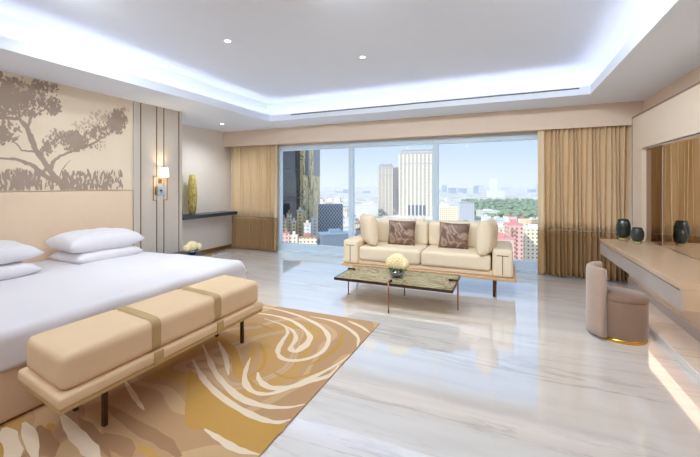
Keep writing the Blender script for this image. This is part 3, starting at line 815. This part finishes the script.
# ================================================================== CURTAINS
def curtain(name, label, x0, x1, yc, amp, folds, seed, flat=None, ztop=2.62, zb=.02, zs=.765, taper=0.0):
    t = thing(name, label, 'curtain', ((x0 + x1) / 2, yc, 0))
    rng = random.Random(seed); cx = (x0 + x1) / 2
    n = folds * 12
    ph = [rng.uniform(.75, 1.25) for _ in range(folds + 1)]
    def pt(s, z):
        k = min(folds - 1, int(s * folds)); fr = s * folds - k
        a = amp * (ph[k] * (1 - fr) + ph[k + 1] * fr)
        y = math.sin(s * folds * 2 * PI) * a * (.75 + .25 * (1 - z / 2.6)) + math.sin(s * folds * PI * .37 + seed) * amp * .25
        x = x0 + (x1 - x0) * (s + .012 * math.sin(s * 31 + z * 1.1)) + math.sin(s * folds * 4 * PI) * (x1 - x0) / folds * .09
        if flat:
            fs, fy = flat
            if s < fs: y = fy + .01 * math.sin(s / fs * PI); x = x0 + (x1 - x0) * s
        x = cx + (x - cx) * (1 - taper * (z - zb) / 2.6)
        return x - cx, y
    for part, za, zc, m in (('upper_drape', zs, ztop, M['curt_top']), ('lower_band', zb, zs - .002, M['curt_low'])):
        bm = bmesh.new(); rows = []
        nz = 10
        for q in range(nz + 1):
            z = za + (zc - za) * q / nz
            rows.append([bm.verts.new((*pt(i / n, z), z)) for i in range(n + 1)])
        for A, B in zip(rows, rows[1:]):
            for i in range(n): bm.faces.new((A[i], A[i + 1], B[i + 1], B[i]))
        o = fin(part, bm, m, t, True); s = o.modifiers.new('thick', 'SOLIDIFY'); s.thickness = .004
    return t
curtain('curtain', 'two tone sand and camel curtain at the left end of the windows', -5.98, -4.70, 6.735, .085, 17, 2)
curtain('curtain', 'wide two tone sand and camel curtain at the desk end of the windows', .50, 1.76, 6.71, .058, 20, 5, flat=(.075, -.07))

# ================================================================== DESK
dk = thing('desk', 'long floating desk with beige top along the mirror wall', 'desk', (1.2, 4.6, 0))
DX = 1.69 - 1.2 - .0
bx('desktop', (0, DX - .002, -1.16, 1.28, .715, .765), M['desk'], dk, bev=.003, seg=1)
bx('fascia', (.004, .03, -1.156, 1.276, .56, .715), M['deskface'], dk)
bx('end_panel', (.03, DX - .002, -1.156, -1.13, .56, .715), M['desk'], dk)
bx('end_panel', (.03, DX - .002, 1.25, 1.276, .56, .715), M['desk'], dk)
bx('underside', (.03, .44, -1.15, 1.25, .56, .575), M['deskface'], dk)
bx('shadow_groove', (.0035, .006, -1.156, 1.276, .706, .712), M['bronze'], dk)
def vase(loc, r, h, label):
    t = thing('glass_vase', label, 'vase', loc, 0, 'dark vases on the desk')
    bm = bmesh.new()
    pr = [(.45 * r, .10 * h), (.86 * r, .26 * h), (r, .5 * h), (.97 * r, .72 * h), (.78 * r, .92 * h), (.66 * r, h), (.6 * r, h), (.72 * r, .9 * h), (.88 * r, .7 * h), (.5 * r, .2 * h)]
    lathe(bm, pr, 32)
    for v in bm.verts:
        a = math.atan2(v.co.y, v.co.x); k = 1 + .02 * math.cos(a * 12); v.co.x *= k; v.co.y *= k
    fin('body', bm, M['vase'], t, True)
    bm = bmesh.new(); lathe(bm, [(.56 * r, 0), (.60 * r, .04 * h), (.70 * r, .13 * h), (.44 * r, .1 * h)], 32); fin('glass_foot', bm, M['vaseglass'], t, True)
    return t
vase((1.44, 5.78, .766), .080, .285, 'taller dark ribbed glass vase at the far end of the desk')
vase((1.53, 5.56, .766), .069, .20, 'shorter rounded dark glass vase in front of the taller one on the desk')
tag(bx('led_strip', (1.50, 1.63, 2.0, 5.8, .545, .556), mat('warm_led_strip', (255, 226, 196), .5, emit=1.5)), 'warm light strip tucked under the rear of the long desk', 'light')
# deck under far end of desk: bigger desktop ledge into the mirror recess
bx('mirror_ledge', (DX - .002, DX + .045, -1.16, 1.27, .75, .765), M['desk'], dk)

# ================================================================== STOOL
st = thing('stool', 'brown velvet tub stool with curved back and gold base ring beside the desk', 'stool', (1.055, 4.32, 0), math.radians(0))
bm = bmesh.new(); puff = []
lathe(bm, [(.0001, .03), (.205, .03), (.213, .05), (.213, .37), (.206, .385), (.0001, .385)], 40); 
for v in bm.verts: v.co.x *= 1.0; 
fin('drum', bm, M['velvet'], st, True)
bm = bmesh.new(); lathe(bm, [(.0001, .385), (.206, .385), (.218, .398), (.218, .425), (.204, .440), (.0001, .446)], 40); fin('seat_pad', bm, M['velvet'], st, True)
bm = bmesh.new(); lathe(bm, [(.0001, .0), (.208, .0), (.208, .03), (.0001, .03)], 40); fin('base_ring', bm, M['gold'], st, True)
bm = bmesh.new(); segs = 26; A0, A1 = math.radians(120), math.radians(228)
prof_ = [(.219, .03), (.282, .03), (.288, .1), (.288, .63), (.281, .675), (.267, .69), (.242, .69), (.225, .675), (.219, .63)]
rings = []
for k in range(segs + 1):
    a = A0 + (A1 - A0) * k / segs
    rings.append([bm.verts.new((rr * math.cos(a), rr * math.sin(a), z)) for rr, z in prof_])
for A, B in zip(rings, rings[1:]):
    for k in range(len(prof_)): bm.faces.new((A[k], A[(k + 1) % len(prof_)], B[(k + 1) % len(prof_)], B[k]))
bm.faces.new(rings[0]); bm.faces.new(rings[-1]); fin('curved_back', bm, M['velvet2'], st, True)

# ================================================================== CITY OUTSIDE
GZ = -76.0
m, n, p = nodes_of('city_ground', .9)
tc = N(n, 'ShaderNodeTexCoord'); nz = N(n, 'ShaderNodeTexNoise'); nz.inputs['Scale'].default_value = .012; nz.inputs['Detail'].default_value = 8
n.links.new(tc.outputs['Object'], nz.inputs[0])
r_ = ramp(n, [(.35, (150, 158, 130)), (.47, (214, 206, 190)), (.6, (232, 228, 220)), (.7, (190, 186, 180))]); n.links.new(nz.outputs[0], r_.inputs[0]); n.links.new(r_.outputs[0], p.inputs['Base Color'])
bm = bmesh.new(); box(bm, -9000, 9000, 8, 14000, GZ - 1, GZ); struct(fin('ground', bm, m))
bm = bmesh.new(); gp = [Vector((*(ray(u_, CY) * d_).xy, GZ + z_)) for z_ in (.02, .3) for u_, d_ in ((466, 820), (600, 820), (600, 1800), (462, 1800))]
gv_ = [bm.verts.new(q_) for q_ in gp]; bm.faces.new(gv_[:4]); bm.faces.new(gv_[4:])
for k in range(4): bm.faces.new((gv_[k], gv_[(k + 1) % 4], gv_[4 + (k + 1) % 4], gv_[4 + k]))
struct(fin('park_lawn', bm, mat('park_lawn', (126, 144, 108), .95, var=.2, vscale=.03)))

def at_depth(u, depth):
    q = ray(u, CY) * depth; return q.x, q.y
def ztop_at(v, depth): return H - (v - CY) * depth / F
def simple_building(u0, u1, vt, depth, mats, label, name='building', rz=None, ddepth=None, group=None, extra=None, cat='building'):
    w = (u1 - u0) * depth / F; d = ddepth or w
    x, y = at_depth((u0 + u1) / 2, depth + d / 2)
    z = ztop_at(vt, depth); h = z - GZ
    t = thing(name, label, cat, (x, y, GZ), YAW if rz is None else rz, group)
    bm = bmesh.new(); box(bm, -w / 2, w / 2, -d / 2, d / 2, 0, h); fin('block', bm, mats[0], t)
    bm = bmesh.new(); box(bm, -w / 2 - .3, w / 2 + .3, -d / 2 - .3, d / 2 + .3, h, h + 1.0); box(bm, -w * .2, w * .15, -d * .2, d * .2, h + 1, h + 4.0); fin('roof', bm, mats[1], t)
    if extra: extra(t, w, d, h)
    return t
C_white = mat('city_white', (236, 232, 224), .8); C_grey = mat('city_grey', (176, 180, 188), .7)
C_cream = mat('city_cream', (232, 216, 178), .8); C_pink = mat('city_pink', (222, 150, 150), .8); C_roof = mat('city_roof', (226, 220, 210), .8)
C_red = mat('city_red_roof', (184, 138, 116), .8)
F_white = facade('facade_white', (236, 232, 224), (170, 176, 186), 4, 3.6, .5, .45)
F_cream = facade('facade_cream', (234, 222, 196), (120, 112, 100), 3.6, 3.4, .4, .42)
F_pink = facade('facade_pink', (222, 184, 172), (130, 100, 98), 3.6, 3.4, .4, .42)
F_sand = facade('facade_sand', (222, 196, 150), (120, 108, 92), 4.2, 3.6, .45, .45)
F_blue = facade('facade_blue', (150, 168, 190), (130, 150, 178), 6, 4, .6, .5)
F_grey = facade('facade_grey', (206, 208, 212), (150, 158, 170), 5, 4, .6, .5)
F_tower = facade('facade_tower', (206, 198, 184), (128, 124, 126), 3.2, 3.6, .4, .5)

C_pier = mat('city_pier_stone', (228, 222, 208), .8)
C_slate = mat('city_slate_glass', (96, 108, 128), .3)
# twin towers
def ribs(t, w, d, h, n=9, band=True):
    for k in range(n):
        x = -w / 2 + w * k / (n - 1)
        bm = bmesh.new(); box(bm, x - w * .022, x + w * .022, -d / 2 - 1.2, -d / 2, 0, h * .965); fin('pier', bm, C_pier, t)
    bm = bmesh.new(); box(bm, -w / 2 - 1, w / 2 + 1, -d / 2 - 1.4, d / 2 + 1, h * .955, h * .975); box(bm, -w / 2 - .6, w / 2 + .6, -d / 2 - 1.3, d / 2 + .6, h * .80, h * .81); fin('cornice', bm, C_grey, t)
def crown(t, w, d, h):
    ribs(t, w, d, h)
    bm = bmesh.new(); box(bm, -w * .44, w * .44, -d * .44, d * .44, h, h + 5); fin('crown', bm, C_grey, t)
TD = 900
def tower(u0, u1, vt, depth, label, rz, nr, ddepth):
    w = (u1 - u0) * depth / F
    t = simple_building(u0, u1, vt, depth, (F_tower, C_grey), label, 'tower', rz, ddepth, None, None, 'tower')
    h = ztop_at(vt, depth) - GZ
    ribs(t, w, ddepth, h, nr)
    bm = bmesh.new(); box(bm, -w * .44, w * .44, -ddepth * .44, ddepth * .44, h + 1, h + 7, 2.0, 2); fin('crown', bm, C_grey, t)
    if nr > 6:
        for k in range(5):
            x = -w * .22 + k * w * .105
            bm = bmesh.new(); box(bm, x - w * .028, x + w * .028, -ddepth / 2 - 1.8, -ddepth / 2, h * .02, h * .17); fin('tall_window', bm, C_slate, t)
    return t
tower(400, 435, 151, TD, 'broad pale ribbed office tower seen through the middle window', YAW - .25, 10, 40)
tt = tower(379, 393, 166, TD + 40, 'narrower pale ribbed tower left of the broad one', YAW - .15, 5, 60)
simple_building(391.5, 402, 168, TD + 150, (facade('facade_painted_shade', (168, 160, 156), (120, 116, 122), 5, 4, .6, .5), C_grey), 'grey slab with painted shade between the two ribbed towers', 'tower', YAW, 50, cat='tower')  # shade of the side away from the sun put into the facade colour

# near dark glass tower with golden spine
M['darkglass'] = mat('dark_tower_glass', (52, 56, 60), .06, metal=.6, spec=1)
M['bluegrey'] = mat('blue_grey_cladding', (120, 126, 140), .3, metal=.3)
M['goldclad'] = veined('gold_cladding', (232, 204, 146), (244, 222, 170), (110, 92, 66), .14, .4, 1.0, (1, 1, .35))
def slab_uv(name, t, origin, u0, d0, u1, d1, zt, m, th=3.0, z0=None):
    """upright slab between two ground points seen at (u0, depth d0) and (u1, depth d1)"""
    a = Vector((*at_depth(u0, d0), 0)); b = Vector((*at_depth(u1, d1), 0)); d = (b - a).normalized(); nrm = Vector((-d.y, d.x, 0))
    bm = bmesh.new(); zb = GZ if z0 is None else z0
    q = [a, b, b + nrm * th, a + nrm * th]
    B = [bm.verts.new(Vector((x.x, x.y, zb)) - origin) for x in q]; T = [bm.verts.new(Vector((x.x, x.y, zt)) - origin) for x in q]
    bm.faces.new(B); bm.faces.new(T)
    for k in range(4): bm.faces.new((B[k], B[(k + 1) % 4], T[(k + 1) % 4], T[k]))
    return fin(name, bm, m, t)
og = Vector((*at_depth(300, 460), GZ))
gt = thing('glass_tower', 'tall dark glass tower with gold spine seen in the left window', 'tower', og)
slab_uv('glass_face', gt, og, 262, 350, 303.5, 448, 95, M['darkglass'], 30)
slab_uv('gold_spine', gt, og, 303.5, 436, 308, 448, 95, M['goldclad'], 20)
slab_uv('gold_spine', gt, og, 309.3, 448, 313.5, 456, 95, M['goldclad'], 20)
slab_uv('dark_recess', gt, og, 307.5, 454, 310, 460, 95, M['bluegrey'], 15)
slab_uv('grey_face', gt, og, 308, 440, 320, 512, 95, M['bluegrey'], 6, z0=14.0)
slab_uv('side_face', gt, og, 313.5, 464, 320, 512, 14.0, M['goldclad'], 12)
for zz in (20, -14):
    slab_uv('spandrel_line', gt, og, 262, 349, 303.5, 447, zz + .8, M['slot'], 1.0, z0=zz)

# diamond lattice block
LB = thing('lattice_building', 'grey block wrapped in a diamond lattice facade right of the glass tower', 'building', (*at_depth(331, 420), GZ), YAW + .12)
w = 24 * 420 / F; d = 26; h = ztop_at(205, 420) - GZ
bm = bmesh.new(); box(bm, -w / 2, w / 2, 0, d, 0, h); fin('block', bm, mat('lattice_core', (92, 98, 112), .4), LB)
bm = bmesh.new()
ns_, nh = 8, 10
def bar(bm, a, b, th):
    d_ = (b - a); l = d_.length; mid = (a + b) / 2; ang = math.atan2(d_.z, d_.x)
    box(bm, -l / 2, l / 2, -.4, .4, -th / 2, th / 2, mtx=Matrix.Translation(mid) @ Matrix.Rotation(-ang, 4, 'Y'))
hh = h * .86
for k in range(-nh, ns_ + 1):
    for sgn in (1, -1):
        dx = w / ns_; x0 = -w / 2 + k * dx; pts = []
        # line x = x0 + t*dx, z = t*hz ; clip to width
        hz = hh / nh; t0 = max(0, -k); t1 = min(nh, ns_ - k)
        if t1 <= t0: continue
        a = Vector((x0 + t0 * dx, -1.0, h - hh + t0 * hz)); b = Vector((x0 + t1 * dx, -1.0, h - hh + t1 * hz))
        if sgn < 0: a.x, b.x = -a.x, -b.x
        bar(bm, a, b, .9)
fin('diamond_lattice', bm, mat('lattice_bar', (190, 196, 206), .5), LB)
simple_building(319, 352, 234.5, 330, (mat('pale_blue_roofing', (128, 140, 152), .5), mat('pale_blue_roof', (150, 170, 188), .5)), 'long low building with pale blue roof below the lattice block', rz=YAW + .3, ddepth=16)

# left low houses under the glass tower
for u0, u1, vt, D_, fm, rm, lab in ((281, 286.5, 219, 372, 'F_sand', 'C_red', 'narrow sand coloured block with reddish roof at the left window edge'),
        (287, 291.5, 214, 385, 'F_cream', 'C_red', 'narrow cream block with reddish roof before the dark glass tower'),
        (292, 296, 222, 375, 'F_sand', 'C_roof', 'narrow sand block with flat roof before the dark glass tower'),
        (283, 290, 233, 330, 'F_pink', 'C_red', 'low reddish block right above the left window sill'),
        (290.5, 298, 236, 330, 'F_cream', 'C_roof', 'low cream block right above the left window sill'),
        (297, 303, 211, 390, 'F_sand', 'C_roof', 'taller tan block under the gold spine of the glass tower'),
        (304, 311, 224, 380, 'F_white', 'C_roof', 'white stepped block under the gold spine of the glass tower'),
        (311.5, 317.5, 218, 400, 'F_white', 'C_roof', 'white block between the glass tower and the lattice block'),
        (299, 317, 238, 330, 'F_cream', 'C_red', 'long low cream block with terraces above the window sill')):
    simple_building(u0, u1, vt, D_, (globals()[fm], globals()[rm]), lab, 'building', YAW, 5)

# right: pink and cream apartment blocks
def balconies(t, w, d, h, m=C_pink, cols=2):
    for k in range(3, int(h / 3.4)):
        for c in range(cols):
            x = -w * .22 + c * w * .42
            bm = bmesh.new(); box(bm, x - 2.2, x + 2.2, -d / 2 - 1.3, -d / 2, k * 3.4, k * 3.4 + .9); fin('balcony', bm, m, t)
simple_building(507, 520, 225, 290, (F_pink, C_pink), 'pink apartment block with balconies behind the right sofa arm', rz=YAW - .1, ddepth=12, extra=lambda t, w, d, h: balconies(t, w, d, h, C_red, 1))
simple_building(522, 547, 230, 308, (F_cream, C_roof), 'cream apartment block with small dark windows beside the right curtain', rz=YAW - .1, ddepth=16)
simple_building(493, 507, 228, 330, (F_cream, C_roof), 'cream apartment block behind the right sofa cushion', rz=YAW, ddepth=14)
simple_building(486, 512, 239, 262, (F_pink, C_pink), 'low pink block just above the right sofa arm', rz=YAW - .1, ddepth=9)
simple_building(433, 458, 207, 640, (F_cream, C_roof), 'yellowish block with rows of windows above the sofa back', rz=YAW - .3, ddepth=30)
simple_building(459, 473, 203, 780, (F_grey, C_grey), 'bluish grey block right of the yellowish one', rz=YAW, ddepth=18)
simple_building(478, 498, 211, 880, (F_white, C_roof), 'flat white low building before the dark trees', rz=YAW, ddepth=30)
simple_building(488, 504, 191, 2400, (F_white, C_roof), 'wide white portal shaped building beyond the trees', rz=YAW, ddepth=40)
simple_building(490.5, 496, 179, 2700, (F_white, C_white), 'lone pale blue tower on the horizon above the trees', 'tower', YAW, 40, cat='tower')
simple_building(355, 378, 205, 900, (F_white, C_roof), 'white flat roofed complex left of the ribbed towers', rz=YAW, ddepth=30)

# skyline
rng = random.Random(11)
u = 320
proto = {}
while u < 545:
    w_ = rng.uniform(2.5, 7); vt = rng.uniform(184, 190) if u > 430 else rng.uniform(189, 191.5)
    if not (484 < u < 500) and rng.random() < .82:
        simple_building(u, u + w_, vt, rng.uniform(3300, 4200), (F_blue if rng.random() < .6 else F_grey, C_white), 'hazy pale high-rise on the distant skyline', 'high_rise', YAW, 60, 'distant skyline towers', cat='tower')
    u += w_ + rng.uniform(.0, 3)
# low-rise clutter, row by row
rows = [(1700, 22), (1300, 20), (1030, 18), (850, 16), (700, 15), (590, 15), (500, 14), (430, 13)]
for D, bw in rows:
    u = 318 if D > 700 else 345
    while u < 562:
        w_ = rng.uniform(.7, 1.5) * bw; du = w_ * F / D
        skip = (D > 750 and u > 455) or (u < 350 and D < 600) or (D < 480 and u < 470) or (376 < u + du and u < 436 and 800 < D < 1000) or (430 < u + du and u < 475 and D in (590, 700, 850)) or (352 < u + du and u < 380 and D == 850) or (472 < u + du and u < 494 and 500 < D < 700)
        if not skip and rng.random() < .8:
            D2 = D * rng.uniform(.97, 1.03); hgt = rng.uniform(7, 17) * (1.0 if D > 600 else .9)
            vt = CY + F * (H - GZ - hgt) / D2
            fm = rng.choice([F_white, F_white, F_white, F_cream, F_sand])
            simple_building(u, u + du, vt, D2, (fm, C_roof if rng.random() < .85 else C_red), 'small pale low-rise block in the crowded town below the windows', 'low_rise_block', YAW + rng.uniform(-.35, .35), w_ * .8, 'low rise blocks of the town')
        u += du + rng.uniform(.5, 4)
# trees of the park
tree_me = []
M['tree'] = mat('tree_foliage', (132, 150, 120), .9, var=.3, vscale=.25)
M['trunk'] = mat('tree_trunk', (120, 104, 84), .9)
for s in range(3):
    bm = bmesh.new(); bmesh.ops.create_icosphere(bm, subdivisions=3, radius=1)
    for v in bm.verts:
        k = 1 + .35 * noise.noise(v.co * 1.8 + Vector((s * 9, 0, 0))) + .2 * noise.noise(v.co * 4.5 + Vector((0, s * 9, 0)))
        v.co = Vector((v.co.x * k * 9, v.co.y * k * 9, v.co.z * k * 5.5 + 9))
    me = bpy.data.meshes.new('foliage'); bm.to_mesh(me); bm.free(); me.materials.append(M['tree']); tree_me.append(me)
    for pp in me.polygons: pp.use_smooth = True
bm = bmesh.new(); tube(bm, [(0, 0, 0), (0, 0, 7)], .6, 6); tr_me = bpy.data.meshes.new('trunk'); bm.to_mesh(tr_me); bm.free(); tr_me.materials.append(M['trunk'])
TREES = []
def tree(u, D, s, label, group):
    x, y = at_depth(u, D)
    for a_, b_, c_ in TREES:
        if math.hypot(x - a_, y - b_) < 9.0 * (s + c_): return
    TREES.append((x, y, s))
    t = thing('tree', label, 'tree', (x, y, GZ), rng.uniform(0, 6), group); t.scale = (s, s, s)
    link('foliage', tree_me[rng.randrange(3)], None, t); link('trunk', tr_me, None, t)
for D in (840, 900, 960, 1030, 1110, 1200, 1300, 1420, 1560, 1700):
    u = 463 + (D < 950) * 24
    while u < 572:
        if not (476 < u < 500 and 880 < D < 1000):
            tree(u, D * rng.uniform(.97, 1.03), rng.uniform(.7, 1.0) * (1.2 if D > 1300 else 1), 'green tree in the wide dark park beyond the town', 'trees of the park')
        u += rng.uniform(2.0, 5.0) * (1000 / D + .3)
for k in range(45):
    D = rng.uniform(450, 1000); tree(rng.uniform(345, 545), D, rng.uniform(.4, .7), 'small green tree standing between the pale blocks of the town', 'trees among the town blocks')
for k in range(10):
    tree(rng.uniform(322, 344), rng.uniform(345, 400), rng.uniform(.5, .8), 'yellowish green tree at the foot of the lattice block', 'trees by the lattice block')
SC.cycles.use_denoising = True
SC.cycles.max_bounces = 16
SC.cycles.diffuse_bounces = 10

VOL = 1
if VOL:
    hm = bpy.data.materials.new('haze'); hm.use_nodes = True; hn = hm.node_tree; hn.nodes.remove(hn.nodes['Principled BSDF'])
    hv = hn.nodes.new('ShaderNodeVolumeScatter'); hv.inputs['Density'].default_value = .00014; hv.inputs['Color'].default_value = (.9, .95, 1, 1); hv.inputs['Anisotropy'].default_value = .1
    hn.links.new(hv.outputs[0], hn.nodes['Material Output'].inputs['Volume'])
    bm = bmesh.new(); box(bm, -6000, 6000, 200, 5500, GZ - .5, 160); hz = fin('haze', bm, hm); hz['kind'] = 'structure'
    SC.cycles.volume_bounces = 1
